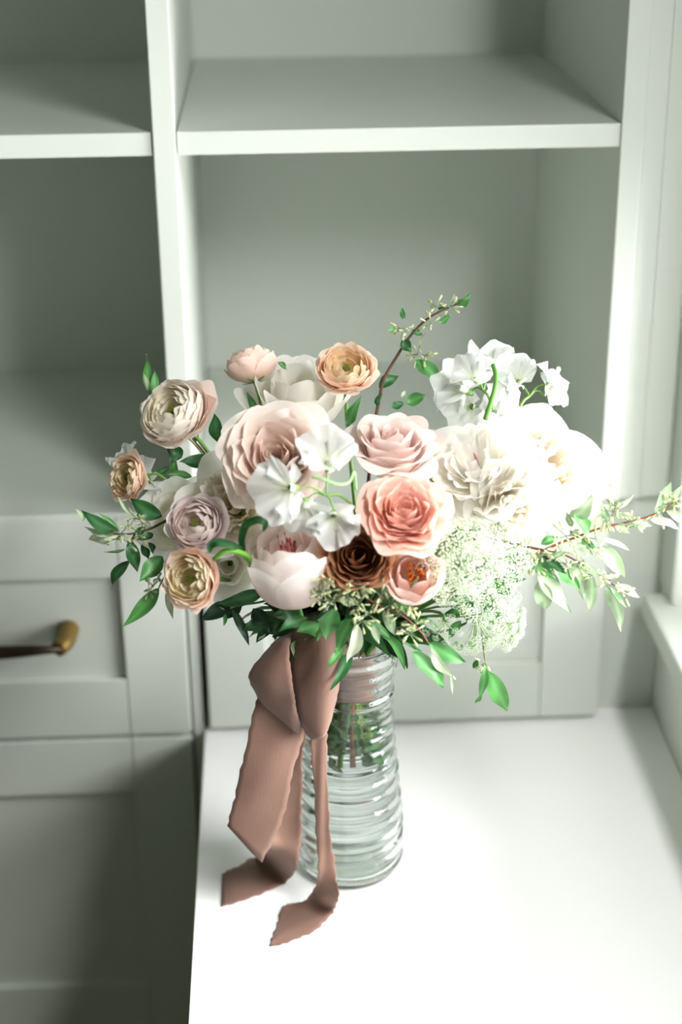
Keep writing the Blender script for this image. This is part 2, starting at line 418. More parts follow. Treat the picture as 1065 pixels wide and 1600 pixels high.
# wrap round the stems in the neck
vs, fs = [], []
n = 40
for i in range(26):
    z = ZT + .212 + (.298-.212)*i/25
    for k in range(n):
        t = 2*PI*k/n
        r = .027 + .0016*math.sin(5*t+i*.5) + .0018*math.sin(i*.9+1.5*math.cos(t)) + (.004*((i-20)/5)**2 if i > 20 else 0)
        vs.append(Vector((r*math.cos(t), r*math.sin(t), z)))
for i in range(25):
    for k in range(n): fs.append([i*n+k, i*n+(k+1) % n, (i+1)*n+(k+1) % n, (i+1)*n+k])
obj('wrap', vs, fs, SILK, rib, local=False)

# ------------------------------------------------------------------ plant building blocks
def lift(c, a): return tuple(min(1, x+(1-x)*a) for x in c)
def jit(c, r_, a=.04): 
    k = 1+r_.uniform(-a, a); return tuple(min(1, max(0, x*k)) for x in c)
def petal(parent, r_, phi, P0, P3, t0, t3, Wm, cup=1.0, er=.28, notch=0, ruf=.03, rf=3, c0=(1, 1, 1), c1=(1, 1, 1), cedge=None,
          S=1.0, nu=10, nv=8, narrow=.4, lip=0, twist=0, name='petal', tilt=0, ramp=1.0):
    """petal grown on a shell round the bloom axis; (rho,z) curve from P0 to P3 with tangents t0,t3 (degrees from the axis)"""
    dx, dz = P3[0]-P0[0], P3[1]-P0[1]; L = math.hypot(dx, dz)
    a0, a3 = math.radians(t0), math.radians(t3)
    P1 = (P0[0]+math.sin(a0)*L*.42, P0[1]+math.cos(a0)*L*.42); P2 = (P3[0]-math.sin(a3)*L*.42, P3[1]-math.cos(a3)*L*.42)
    ph1, ph2, ph3 = r_.uniform(0, 6.3), r_.uniform(0, 6.3), r_.uniform(0, 6.3)
    vs, fs, cs = [], [], []
    asym = r_.uniform(-.12, .12)
    for j in range(nv+1):
        for i in range(nu+1):
            u = -1+2*i/nu
            vm = 1 - er*abs(u)**2.4*(1+asym*u) - notch*math.exp(-(u/.22)**2) + .03*math.sin(4*u+ph3)
            v = (j/nv)**.9*vm
            b = 1-v
            rho = b**3*P0[0]+3*b*b*v*P1[0]+3*b*v*v*P2[0]+v**3*P3[0]
            z = b**3*P0[1]+3*b*b*v*P1[1]+3*b*v*v*P2[1]+v**3*P3[1]
            a = lerp(a0, a3, v); 
            if lip:
                e = max(0, (v-.72)/.28)**2*lip
                rho += e*math.cos(a)*.5+e*math.sin(a)*.0; z -= e*math.sin(a)*.5 + e*.25
            rr = ruf*(v**3)*(math.sin(rf*u*2+ph1)+.35*math.sin(rf*3.7*u+ph2))
            rho += rr*math.cos(a); z -= rr*math.sin(a)
            wd = Wm*(narrow+(1-narrow)*math.sin(PI/2*min(1, v*1.35)))
            s = u*wd; Rc = max(.10, abs(rho)*cup)
            if s/Rc > 2.4 or s/Rc < -2.4: s = math.copysign(2.4*Rc, s)
            x = rho - Rc*(1-math.cos(s/Rc)); y = Rc*math.sin(s/Rc)
            x += twist*u*.12*v*Wm
            c, s_ = math.cos(phi), math.sin(phi)
            vs.append(Vector(((x*c-y*s_)*S, (x*s_+y*c)*S, z*S)))
            cc = mixc(c0, c1, min(1, v**ramp))
            if cedge: 
                e = max(0, max(v/max(vm, .01)-.86, 0)/.14, (abs(u)-.9)/.1*.7); cc = mixc(cc, cedge, min(1, e)*.6)
            cs.append(cc)
    for j in range(nv):
        for i in range(nu):
            fs.append([j*(nu+1)+i, j*(nu+1)+i+1, (j+1)*(nu+1)+i+1, (j+1)*(nu+1)+i])
    return obj(name, vs, fs, CUR[0], parent, cols=cs)

GR = lin((72, 120, 52)); GRL = lin((120, 160, 84)); GRD = lin((36, 84, 40))
def stem_to(parent, base, axis, col=GR, r=.0022, neck=True, pre=.07):
    base = Vector(base); axis = Vector(axis).normalized()
    out = Vector((base.x, base.y, 0)); 
    out = out.normalized() if out.length > .01 else Vector((1, 0, 0))
    rn = rnd.uniform(.006, .024); ang = rnd.uniform(-.6, .6)
    o2 = Vector((out.x*math.cos(ang)-out.y*math.sin(ang), out.x*math.sin(ang)+out.y*math.cos(ang), 0))
    nk = Vector((0, 0, ZT+.262)) + o2*rn; nk2 = Vector((0, 0, ZT+.19)) - o2*rn*.3
    rb = rnd.uniform(.012, .031)
    bt = Vector((0, 0, ZT+rnd.uniform(.138, .160))) - o2*rb + Vector((-o2.y, o2.x, 0))*rnd.uniform(-.012, .012)
    p1 = base - axis*pre; p2 = nk + o2*.02 + Vector((0, 0, .05))
    pts = []
    for k in range(13):
        t = k/12; b = 1-t
        pts.append(base*b**3+p1*3*b*b*t+p2*3*b*t*t+nk*t**3)
    pts += [nk.lerp(nk2, .5), nk2, nk2.lerp(bt, .5), bt]
    vs, fs = tube(pts, r*.85, r*1.1, 6)
    return obj('stem', vs, fs, STEM, parent, cols=[col]*len(vs), local=False)
def sepals(parent, n, R, S, z0=0, col=GR, back=60):
    for k in range(n):
        r_ = random.Random(k+n*7)
        o = petal(parent, r_, 2*PI*k/n+.3, (.03, z0-.02), (R, z0+.12*R), 85, back, .10, er=.95, ruf=.01, c0=col, c1=GRL, S=S, nu=4, nv=5, narrow=.7, name='sepal')
        o.data.materials[0] = LEAF
def bloom(name, label, cat, px, py, Y, axis, hc, S, spin=0, group=None):
    ax = view(*axis); P = at(px, py, Y)
    loc = P - ax*hc*S
    t = thing(name, label, cat, frame_to(loc, ax, spin), group)
    return t, loc, ax

def loose(t, S, dirs, cols, h, W=.62, rho=1.15, th=62, seed=5):
    r_ = random.Random(seed); inv = MW[t.name].inverted().to_3x3()
    for (x, y) in dirs:
        d = inv @ view(x, y, 0); phi = math.atan2(d.y, d.x)
        petal(t, r_, phi, (.10, -.02), (rho, h), 86, th, W, cup=.9, er=.30, ruf=.05, rf=1.5, c0=lin(cols[0]), c1=lin(cols[1]), S=S, nu=12, nv=9, lip=.03)
def rose(label, px, py, Y, axis, R, cols, n=32, seed=1, h=.62, tilt=(-12, 66), spread=.75, ruf=.03, wide=1.0, lip=.06, drop=.55, er=.3, core=.07, stemc=GR, name='garden_rose', notch=0, group=None, pale=.22):
    r_ = random.Random(seed); S = R
    t, loc, ax = bloom(name, label, 'flower', px, py, Y, axis, h*.62, S, seed, group)
    cin, cmid, cout, cbase = [lift(lin(c), pale) for c in cols]
    for i in range(n):
        f = (i+.5)/n
        rho = core+(1-core)*f**spread; z = h*(.93+.16*f-drop*f**2.6)*(1+r_.uniform(-.04, .04))
        th = lerp(tilt[0], tilt[1], f**1.4)+r_.uniform(-5, 5)
        W = (.22+.42*f)*wide*r_.uniform(.9, 1.12)
        c = mixc(cin, cmid, min(1, f*2)) if f < .5 else mixc(cmid, cout, f*2-1)
        c = jit(c, r_, .03)
        petal(t, r_, i*2.39996+r_.uniform(-.2, .2), (.04+.10*f, .02-.03*f), (rho*r_.uniform(.97, 1.03), z), lerp(25, 80, f**.6), th, W, cup=lerp(1, .95, f), er=er, ruf=ruf*(.5+f),
              rf=r_.uniform(1.8, 3.2), c0=mixc(cbase, c, .35), c1=c, cedge=tuple(min(1, x*1.05) for x in c), S=S, lip=lip*f+(.02 if f > .3 else 0), notch=notch*r_.uniform(0, 1), twist=r_.uniform(-.6, .6),
              nu=8 if f < .3 else 11, nv=8)
    sepals(t, 5, .5, S)
    stem_to(t, loc, ax, stemc); return t
def ranunculus(label, px, py, Y, axis, R, cols, n=46, seed=1, h=.86, tilt=(-72, 26), green=True, openc=0, group=None, wide=1.0, spread=.6, flare=0, name='ranunculus'):
    r_ = random.Random(seed); S = R
    t, loc, ax = bloom(name, label, 'flower', px, py, Y, axis, h*.55, S, seed, group)
    cin, cmid, cout, cbase = [lift(lin(c), .42) for c in cols]
    for i in range(n):
        f = (i+.5)/n
        rho = .10+openc*.16+(.9-openc*.16)*f**spread; z = h*(.92+.10*math.sin(PI*f)-.40*f**2.6)-openc*.14*(1-f)
        th = lerp(tilt[0], tilt[1], f**1.2)+r_.uniform(-5, 5)
        W = (.22+.36*f)*wide*r_.uniform(.9, 1.12)
        c = mixc(cin, cmid, min(1, f*2)) if f < .5 else mixc(cmid, cout, f*2-1); c = jit(c, r_, .035)
        petal(t, r_, i*2.39996+r_.uniform(-.25, .25), (.05+.08*f, .0), (rho*r_.uniform(.96, 1.05), z*r_.uniform(.97, 1.03)), 70, th, W, cup=1.0, er=.26, ruf=.022+.035*f,
              rf=1.6, c0=cbase, c1=c, cedge=tuple(min(1, x*1.06) for x in c), S=S, lip=.02, nu=8, nv=6, ramp=.7)
    if green:
        mb = MB(); g = lin((150, 158, 70))
        for k in range(26):
            a = k*2.4; rr = .012+.085*math.sqrt(k/26); zc = h*.80-openc*.1-rr*.4
            b = Vector((rr*math.cos(a)*S, rr*math.sin(a)*S, (zc-.12)*S)); e = Vector((rr*1.25*math.cos(a)*S, rr*1.25*math.sin(a)*S, zc*S))
            mb.add(tube([b, b.lerp(e, .5), e], .012*S, .020*S, 5), jit(g, r_, .2))
        o = mb.build('stamens', PET, t, cols=True); o['kind'] = 'stuff'
    sepals(t, 5, .55, S, back=75)
    stem_to(t, loc, ax, GRL, .0024); return t
def stamens(t, S, n, r, z0, z1, c1, c2, sd=1, name='stamens', lean=.35, th=.010):
    r_ = random.Random(sd); mb = MB()
    for k in range(n):
        a = r_.uniform(0, 6.3); rr = r*math.sqrt(r_.random())
        b = Vector((rr*.4*math.cos(a)*S, rr*.4*math.sin(a)*S, z0*S)); zz = z1*r_.uniform(.85, 1.1)
        e = Vector((rr*math.cos(a+.2)*S, rr*math.sin(a+.2)*S, zz*S))
        m = b.lerp(e, .5)+Vector((math.cos(a), math.sin(a), 0))*lean*rr*S*.5
        vf = tube(catmull([b, m, e], 3), th*S, th*.7*S, 4); mb.add(vf, c1)
        mb.add(tube([e-Vector((0, 0, .02*S)), e, e+Vector((0, 0, .05*S))], th*1.6*S, th*1.1*S, 5), c2)
    o = mb.build(name, PET, t, cols=True); o['kind'] = 'stuff'; return o
def peony(label, px, py, Y, axis, R, cols, seed=1, guards=9, inner=46, h=.8, fluff=.85, cen=None, group=None, gw=.62, gt=(35, 60), hc=.5, droop=None, ruf=.05, pale=.5):
    r_ = random.Random(seed); S = R
    t, loc, ax = bloom('peony', label, 'flower', px, py, Y, axis, h*hc, S, seed, group)
    cin, cmid, cout, cbase = [lift(lin(c), pale) for c in cols]
    for i in range(inner):
        f = (i+.5)/inner
        rho = (.06+fluff*.80*f**.62)*r_.uniform(.9, 1.08); z = h*(1.02-.50*f**2.2)*r_.uniform(.92, 1.06)
        c = jit(mixc(cin, cmid, min(1, f*1.6)), r_, .03)
        petal(t, r_, i*2.39996+r_.uniform(-.4, .4), (.04+.10*f, 0), (rho, z), lerp(20, 75, f), lerp(-15, 48, f)+r_.uniform(-14, 14), (.17+.20*f)*r_.uniform(.8, 1.25), cup=.9, er=.22,
              notch=r_.uniform(0, .16), ruf=ruf*r_.uniform(.6, 1.3), rf=r_.uniform(2.4, 4.2), c0=cbase, c1=c, cedge=tuple(min(1, x*1.04) for x in c), S=S, nu=10, nv=7, twist=r_.uniform(-1, 1), lip=.03)
    for i in range(guards):
        f = (i+.5)/guards
        petal(t, r_, i*2*PI/guards*1.62+r_.uniform(-.2, .2), (.12, -.02), (r_.uniform(.92, 1.06), h*lerp(.62, .38, f)), 88, lerp(gt[0], gt[1], f)+r_.uniform(-8, 8), gw*r_.uniform(.85, 1.1), cup=.85,
              er=.30, notch=r_.uniform(0, .06), ruf=.045, rf=1.7, c0=mixc(cbase, cout, .6), c1=jit(cout, r_, .02), S=S, nu=12, nv=9, lip=.06)
    if cen: stamens(t, S, 4, .04, h*.5, h*.84, lin(cen), lin(cen), seed, 'pistil', th=.016)
    sepals(t, 5, .4, S); stem_to(t, loc, ax, GR, .0034); return t
def cup_flower(name, label, px, py, Y, axis, R, cols, rings, h, seed=1, st=None, hc=.5, ruf=.03, group=None, spin=0):
    """tulip-like or half-open peony: rings of (count, rho, z, theta, half width, cup)"""
    r_ = random.Random(seed); S = R
    t, loc, ax = bloom(name, label, 'flower', px, py, Y, axis, h*hc, S, spin, group)
    cin, cmid, cout, cbase = [lift(lin(c), .4) for c in cols]
    K = len(rings)
    for k, (cnt, rho, z, th, W, cup) in enumerate(rings):
        f = k/max(1, K-1); c = mixc(cin, cmid, f*2) if f < .5 else mixc(cmid, cout, f*2-1)
        for i in range(cnt):
            petal(t, r_, 2*PI*i/cnt+k*.55+r_.uniform(-.12, .12), (.06+.03*k, -.01*k), (rho*r_.uniform(.93, 1.06), z*h*r_.uniform(.93, 1.05)), 88, th+r_.uniform(-7, 7), W*r_.uniform(.9, 1.1), cup=cup,
                  er=.30, notch=r_.uniform(0, .05), ruf=ruf*r_.uniform(.5, 1.3), rf=1.9, c0=cbase, c1=jit(c, r_, .02), S=S, nu=12, nv=9, lip=.02, cedge=tuple(min(1, x*1.04) for x in c))
    if st: stamens(t, S, *st)
    sepals(t, 4, .5, S); stem_to(t, loc, ax, GR, .003); return t

# -- leaves
def leaf_mesh(B, T, wid, nrm, c0, fold=.25, wave=.13, droop=.1, seed=0, rib_c=None):
    """pointed oval leaf from B to T"""
    r_ = random.Random(seed); d = T-B; L = d.length; dn = d.normalized()
    sd = dn.cross(nrm); sd = sd.normalized() if sd.length > 1e-5 else dn.orthogonal().normalized()
    nn = sd.cross(dn).normalized()
    nl = 10; cols = []; vs = []; fs = []
    xs = (-1, -.5, 0, .5, 1); ph = r_.uniform(0, 6)
    rc = rib_c or tuple(min(1, x*1.5+.02) for x in c0); bend = r_.uniform(-.06, .06)
    for j in range(nl+1):
        v = j/nl; w_ = wid*.5*(math.sin(PI*v**.80)**1.0*(1-.15*v)+.015)
        for x in xs:
            s = x*w_; hgt = abs(x)*w_*fold + wave*wid*math.sin(v*8+ph+(x > 0)*1.3)*abs(x)
            p = B + dn*(v*L) + sd*(s+bend*L*math.sin(PI*v)) + nn*(hgt + droop*L*math.sin(PI*v))
            vs.append(p); cols.append(rc if x == 0 else jit(c0, r_, .05))
    for j in range(nl):
        for k in range(4): fs.append([j*5+k, j*5+k+1, (j+1)*5+k+1, (j+1)*5+k])
    return vs, fs, cols
def leaf(parent, B, T, wid, c, facing=None, seed=0, **k):
    nr = facing or view(rnd.uniform(-.5, .5), rnd.uniform(.1, .8), 1)
    vs, fs, cs = leaf_mesh(B, T, wid, nr, c, seed=seed, **k)
    return obj('leaf', vs, fs, LEAF, parent, cols=cs, local=False)
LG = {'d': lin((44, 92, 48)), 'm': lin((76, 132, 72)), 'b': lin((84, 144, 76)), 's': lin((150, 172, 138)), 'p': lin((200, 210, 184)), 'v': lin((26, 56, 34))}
BUD = lin((214, 220, 180)); TWIG = lin((92, 74, 60)); TWIGG = lin((120, 130, 84))
def buds(mb, p, n, L, r_, dirv=None):
    """spray of slender flower buds"""
    for k in range(n):
        d = Vector((r_.gauss(0, 1), r_.gauss(0, 1), r_.gauss(0, 1)))
        if dirv is not None: d += dirv*1.2
        d.normalize(); l = L*r_.uniform(.6, 1.2); e = p+d*l
        c = jit(BUD, r_, .10)
        mb.add(tube([p, p+d*l*.55], .00035, .0005, 4), jit(LG['s'], r_, .1))
        mb.add(tube([p+d*l*.55, p+d*l*.8, e], .0007, .0013, 5), c)
        mb.add(tube([e, e+d*.0016], .0013, .0004, 5), c)
def branch(label, pts, leaves, bud_at=(), r=.0016, twig=TWIG, seed=1, budn=7, budL=.011, name='foliage_branch', cat='branch', neck=True, group=None):
    """pts: (px,py,Y); leaves: (bx,by,tx,ty,width px,shade[,Yb,Yt])"""
    r_ = random.Random(seed)
    P = [at(*p) for p in pts]
    t = thing(name, label, cat, Matrix.Translation(P[0]), group)
    cu = catmull(P, 6)
    if neck:
        b = P[0]; out = Vector((b.x, b.y, 0)).normalized(); nk = Vector((0, 0, ZT+.25))+out*.022
        bt = Vector((0, 0, ZT+r_.uniform(.138, .158)))-out*r_.uniform(.01, .028)
        d0 = (P[0]-P[1]).normalized()
        p1 = b+d0*.05; p2 = nk+Vector((0, 0, .06))
        pre = []
        for k in range(10):
            q_ = k/10; bb = 1-q_; pre.append(nk*bb**3+p2*3*bb*bb*q_+p1*3*bb*q_*q_+b*q_**3)
        cu = [bt, bt.lerp(nk, .5)]+pre+cu
    vs, fs = tube(cu, r*1.2, r*.5, 6)
    obj('stem', vs, fs, STEM, t, cols=[twig]*len(vs), local=False)
    yc = pts[len(pts)//2][2]
    for k, l in enumerate(leaves):
        bx_, by_, tx, ty, wd, sh_ = l[:6]
        yb = l[6] if len(l) > 6 else None
        if yb is None:
            # depth of the nearest point of the branch
            best = min(((bx_-a[0])**2+(by_-a[1])**2, a[2]) for a in pts); yb = best[1]
        yt = l[7] if len(l) > 7 else yb + r_.uniform(-.018, .010)
        B = at(bx_, by_, yb); T = at(tx, ty, yt)
        leaf(t, B, T, wd/1500*1.04, jit(LG[sh_], r_, .12), seed=seed*50+k, fold=r_.uniform(.1, .5), droop=r_.uniform(-.05, .12), facing=view(r_.uniform(-.6, .6), r_.uniform(-.2, .7), 1))
    if bud_at:
        mb = MB()
        for b in bud_at:
            y = b[2] if len(b) > 2 else min(((b[0]-a[0])**2+(b[1]-a[1])**2, a[2]) for a in pts)[1]-.004
            buds(mb, at(b[0], b[1], y), budn, budL, r_)
        o = mb.build('flower_buds', PET, t, local=False, cols=True); o['kind'] = 'stuff'; o['label'] = 'cream bud sprays'
    return t

# ------------------------------------------------------------------ the blooms
WHT = ((249, 247, 240), (246, 243, 235), (241, 239, 233), (247, 243, 224))
rose('large coral pink garden rose, open and facing the viewer, right of the brown rose', 632, 799, -.130, (.04, .62, .88), .0490,
     ((232, 164, 138), (236, 180, 158), (240, 202, 184), (230, 156, 126)), n=44, seed=11, h=.56, tilt=(-14, 74), ruf=.045, wide=1.0, spread=.80, pale=.25)
rose('toffee brown rose tucked under the coral rose', 559, 868, -.134, (-.02, .28, 1), .0385,
     ((140, 92, 62), (178, 128, 96), (202, 156, 124), (124, 78, 50)), n=40, seed=22, h=.75, tilt=(-14, 45), ruf=.02, wide=1.0, spread=.75, drop=.35, pale=0)  # darker centre: partly pigment, partly occlusion between petals put into the colour
rose('large mauve blush garden rose left of the sweet peas', 430, 712, -.078, (-.10, .36, 1), .0620,
     ((226, 196, 178), (234, 214, 200), (240, 231, 221), (228, 194, 172)), n=40, seed=33, h=.62, tilt=(-10, 76), ruf=.050, wide=1.15, lip=.08, pale=.30)
rose('pale pink rose seen from its side, behind the coral rose', 612, 692, -.055, (.04, .90, .62), .0540,
     ((236, 206, 196), (238, 214, 206), (240, 226, 218), (234, 200, 184)), n=24, seed=44, h=1.0, tilt=(-6, 78), ruf=.02, wide=1.15, lip=.22, drop=.50, spread=.85, pale=.3)
PEACH = ((240, 212, 128), (243, 202, 160), (243, 206, 184), (240, 200, 136))
ranunculus('peach ranunculus with a yellow centre in front of the white peony, top middle', 541, 578, .04, (.04, .66, .85), .0335, PEACH, seed=51, openc=.35, n=56, tilt=(-60, 55))
ranunculus('peach ranunculus turned away with its green sepals showing, top left', 393, 571, .07, (-.2, .85, -.15), .0275, ((236, 210, 170), (238, 204, 178), (238, 200, 182), (236, 196, 150)), seed=52, n=46, h=1.15, tilt=(-70, 18))
b3 = ranunculus('large cream and blush ranunculus high on the left', 272, 645, -.01, (-.45, .48, .9), .0370, ((236, 228, 200), (241, 232, 216), (240, 218, 208), (238, 230, 196)), seed=53, n=64, wide=1.2)
loose(b3, .037, ((1, .25), (.9, -.25)), ((240, 222, 206), (243, 224, 214)), .62, W=.75, rho=1.35)
ranunculus('small peach and yellow ranunculus at the far left of the bouquet', 201, 746, -.01, (-.75, .12, .75), .0270, ((232, 214, 130), (242, 206, 168), (240, 186, 154), (236, 214, 140)), seed=54, openc=.4, n=44, tilt=(-50, 55))
b5 = ranunculus('pale lilac pink ranunculus, tightly rolled, with two loose petals', 306, 818, -.085, (-.12, .22, 1), .0285, ((222, 200, 186), (232, 210, 208), (240, 226, 226), (222, 204, 180)), seed=55, n=48, spread=.62, wide=1.2)
loose(b5, .0285, ((1, .3), (.8, -.8)), ((238, 222, 220), (242, 230, 232)), .95, W=.85, rho=1.2, th=30)
ranunculus('apricot pink ranunculus with layered petals at lower left', 300, 904, -.115, (-.50, -.02, .95), .0320, ((234, 220, 150), (246, 220, 188), (242, 182, 160), (238, 218, 140)), seed=56, openc=.4, n=60, tilt=(-50, 58))
CUR[0] = PETW
peony('full white peony with a pink fleck in its centre, right of the pale pink rose', 746, 728, -.060, (-.28, .50, 1), .0620, WHT, seed=61, cen=(226, 160, 176), inner=28, fluff=.98, ruf=.035)
peony('white ruffled peony at the right edge of the bouquet', 862, 730, -.010, (.45, .35, .75), .0680, ((242, 236, 224), (240, 235, 225), (236, 233, 225), (240, 232, 212)), seed=62, inner=40, guards=10, ruf=.055, pale=.15)
CUR[0] = PETW
cup_flower('peony', 'white peony of broad smooth petals behind the peach ranunculus', 466, 622, .055, (-.05, .75, .55), .0640, ((240, 238, 230), (241, 239, 232), (241, 240, 236), (234, 228, 200)),
           ((6, .35, .95, -10, .42, .9), (7, .62, .92, 10, .5, .9), (8, .92, .72, 35, .6, .9)), 1.0, seed=63, ruf=.03)
CUR[0] = PET
cup_flower('peony', 'half open blush peony with pink stamens above the ribbon', 456, 890, -.110, (-.14, .95, .50), .0425, ((243, 212, 200), (243, 233, 226), (244, 240, 235), (242, 204, 190)),
           ((6, .30, 1.0, -16, .42, .9), (6, .55, 1.08, -26, .62, .95), (5, .78, 1.06, -26, .90, .95), (4, .95, .92, -8, 1.0, .95)), 1.5, seed=64, ruf=.05,
           st=(22, .22, .5, 1.52, lin((226, 150, 150)), lin((206, 80, 104)), 4, 'stamens'), hc=.52)
cup_flower('tulip', 'small blush pink double tulip with orange stamens, under the coral rose', 646, 901, -.142, (.02, .48, .95), .0300, ((238, 180, 164), (240, 200, 190), (243, 214, 206), (240, 196, 160)),
           ((5, .42, 1.0, -18, .44, .9), (5, .68, 1.02, -18, .60, .9), (6, .92, .90, -4, .66, .92)), 1.25, seed=65, st=(22, .3, .3, .95, lin((232, 150, 60)), lin((236, 140, 40)), 5, 'stamens', .3, .03), hc=.6)
CUR[0] = PETW
peony('cream peony half hidden between the mauve rose and the lilac ranunculus', 362, 788, -.062, (-.2, .3, 1), .0560, ((242, 234, 208), (243, 238, 224), (244, 240, 231), (240, 228, 178)), seed=66, inner=30, guards=8)
cup_flower('peony', 'white peony of broad petals behind the lilac ranunculus', 278, 812, -.035, (-.35, .25, .9), .0480, ((238, 236, 226), (240, 238, 230), (240, 239, 234), (232, 226, 190)),
           ((4, .18, .78, -20, .3, .9), (5, .5, .8, 0, .5, .9), (7, .92, .66, 30, .6, .9)), .9, seed=67)
cup_flower('peony', 'white peony with drooping petals under the curled dark leaf', 356, 884, -.075, (-.05, -.1, 1), .0430, ((240, 238, 232), (241, 240, 236), (241, 240, 237), (232, 228, 200)),
           ((4, .16, .75, -20, .3, .9), (4, .4, .8, 0, .5, .9), (5, .92, .62, 40, .72, .9)), .8, seed=68)
peony('white peony with loose long petals low on the right, above the lace flowers', 800, 788, -.085, (.15, -.25, 1), .0450, ((238, 234, 224), (236, 233, 226), (232, 231, 226), (234, 226, 200)), seed=69, inner=18, guards=9, gt=(55, 100), gw=.55, pale=.05)
cup_flower('peony', 'cream petalled bloom between the pale pink rose and the white peony', 682, 760, -.045, (0, .25, 1), .0400, ((240, 234, 210), (241, 236, 220), (240, 236, 222), (234, 222, 170)),
           ((5, .5, .8, 0, .5, .9), (6, .92, .62, 30, .66, .9)), .8, seed=70)

CUR[0] = PET
# ------------------------------------------------------------------ sweet peas
WP = lin((228, 230, 228)); WPc = lin((214, 222, 196))
def sheet(parent, r_, S, M, B, D, W, L, fold=.4, amp=.1, notch=.1, back=.2):
    """broad ruffled petal fanning out from B along D, creased down its middle"""
    D = D.normalized(); sd = D.cross(Vector((0, 0, 1)))
    sd = sd.normalized() if sd.length > .1 else Vector((1, 0, 0)); nn = sd.cross(D).normalized()
    nu, nv = 20, 10; vs, fs, cs = [], [], []; p1, p2, p3 = (r_.uniform(0, 6.3) for _ in range(3)); k1 = r_.uniform(2.2, 3.4)
    for j in range(nv+1):
        for i in range(nu+1):
            u = -1+2*i/nu; v = j/nv; a = u*1.35
            edge = 1-notch*math.exp(-(u/.16)**2)-.18*abs(u)**3+.05*math.sin(6*u+p3)
            rad = v*edge*L
            x = math.sin(a)*rad*W; y = math.cos(a)*rad
            n_ = fold*abs(x)*.9 - back*v*v*(1-.4*abs(u)) + amp*v**2.2*(math.sin(k1*2.6*u+p1)+.55*math.sin(k1*5.3*u+p2))
            y += amp*.35*v**3*math.sin(k1*4*u+p2)
            p = (B + D*y + sd*x + nn*n_)*S
            vs.append(M @ p); cs.append(mixc(WPc, WP, min(1, v*1.6)))
    for j in range(nv):
        for i in range(nu): fs.append([j*(nu+1)+i, j*(nu+1)+i+1, (j+1)*(nu+1)+i+1, (j+1)*(nu+1)+i])
    return obj('petal', vs, fs, PETW, parent, cols=cs)
def sweet_pea(label, blossoms, foot, group=None, seed=1):
    """blossoms: (px,py,Y,size m,axis,spin); foot: (px,py,Y) where the stem goes in"""
    r_ = random.Random(seed); F = at(*foot)
    t = thing('sweet_pea', label, 'flower', Matrix.Translation(F), group)
    tops = []
    for (px, py, Y, S, ax, sp) in blossoms:
        C_ = at(px, py, Y); axw = view(*ax); M = frame_to(C_-axw*S*.35, axw, sp); im = M
        tops.append(M.translation.copy())
        b = M.translation
        vs, fs = tube([b-axw*S*.10, b, b+axw*S*.18], S*.05, S*.11, 8)
        cal = obj('calyx', vs, fs, STEM, t, cols=[GRL]*len(vs), local=False)
        MW[cal.name] = parent_matrix(t)
        T0 = Matrix.Translation(t.matrix_world.translation).inverted() if False else parent_matrix(t).inverted()
        def pt(phi, P0, P3, t0, t3, W, **k):
            o = petal(cal, r_, phi, P0, P3, t0, t3, W, c0=WPc, c1=jit(WP, r_, .02), S=S, **k)
            mm = T0 @ M
            for v in o.data.vertices: v.co = mm @ v.co
        # banner petal: wide, notched, ruffled and folded back; two lobes
        sheet(cal, r_, S, T0 @ M, Vector((0, .10, .10)), Vector((0, .75, .62)), 1.0, .92, fold=.60, amp=.17, notch=.12, back=.36)
        # wings
        sheet(cal, r_, S, T0 @ M, Vector((.05, .05, .12)), Vector((.55, .10, .80)), .60, .75, fold=.4, amp=.17, notch=0, back=.3)
        sheet(cal, r_, S, T0 @ M, Vector((-.05, .05, .12)), Vector((-.55, .10, .80)), .60, .75, fold=.4, amp=.17, notch=0, back=.3)
        # keel
        pt(-PI/2, (.03, .08), (.10, .52), 30, -15, .20, cup=.8, er=.5, ruf=.02, nu=8, nv=6, narrow=.5)
    mb = MB()
    top = sum(tops, Vector())/len(tops)
    main = [F, F.lerp(top, .35)+UP*.004, F.lerp(top, .7)]
    mb.add(tube(catmull(main, 6), .0015, .0012, 6), GRL)
    for q_ in tops:
        mb.add(tube(catmull([main[-1], main[-1].lerp(q_, .5)+UP*.004, q_], 5), .0010, .0008, 5), GRL)
    mb.build('stem', STEM, t, local=False, cols=True)
    return t
sp1 = sweet_pea('white sweet pea with ruffled blossoms in front of the mauve rose',
          ((452, 762, -.140, .040, (-.35, .0, .9), 2.0), (516, 718, -.125, .038, (.2, .6, .8), .2), (520, 806, -.140, .032, (-.1, -.3, 1), 3.3), (478, 792, -.136, .030, (.1, -.6, .8), 2.9)), (548, 786, -.115), seed=5)
sp2 = sweet_pea('tall white sweet pea with pointed blossoms at the top right',
          ((768, 566, .01, .033, (.05, .8, .6), 0), (722, 606, .0, .038, (-.6, .3, .7), 1.3), (742, 590, -.01, .028, (-.2, .4, 1), .5)), (770, 640, -.02), seed=6)
sweet_pea('white sweet pea at the far top right edge beside the shelf side',
          ((814, 592, .02, .031, (.3, .5, .8), .4), (860, 612, .02, .027, (.7, .1, .7), 5.2), (862, 590, .02, .024, (.6, .7, .3), 1.0)), (806, 650, 0), seed=7)
sweet_pea('low white sweet pea between the tall one and the full peony',
          ((795, 636, .0, .031, (.2, .3, 1), 1), (736, 634, .0, .032, (-.4, .1, 1), 2.2), (770, 645, -.01, .030, (.0, -.1, 1), 4)), (775, 670, .01), seed=8)
sweet_pea('small white sweet pea behind the far left ranunculus',
          ((238, 744, .01, .030, (.6, .6, .5), 1), (194, 712, .015, .022, (-.5, .7, .3), 2)), (262, 752, 0), seed=9)
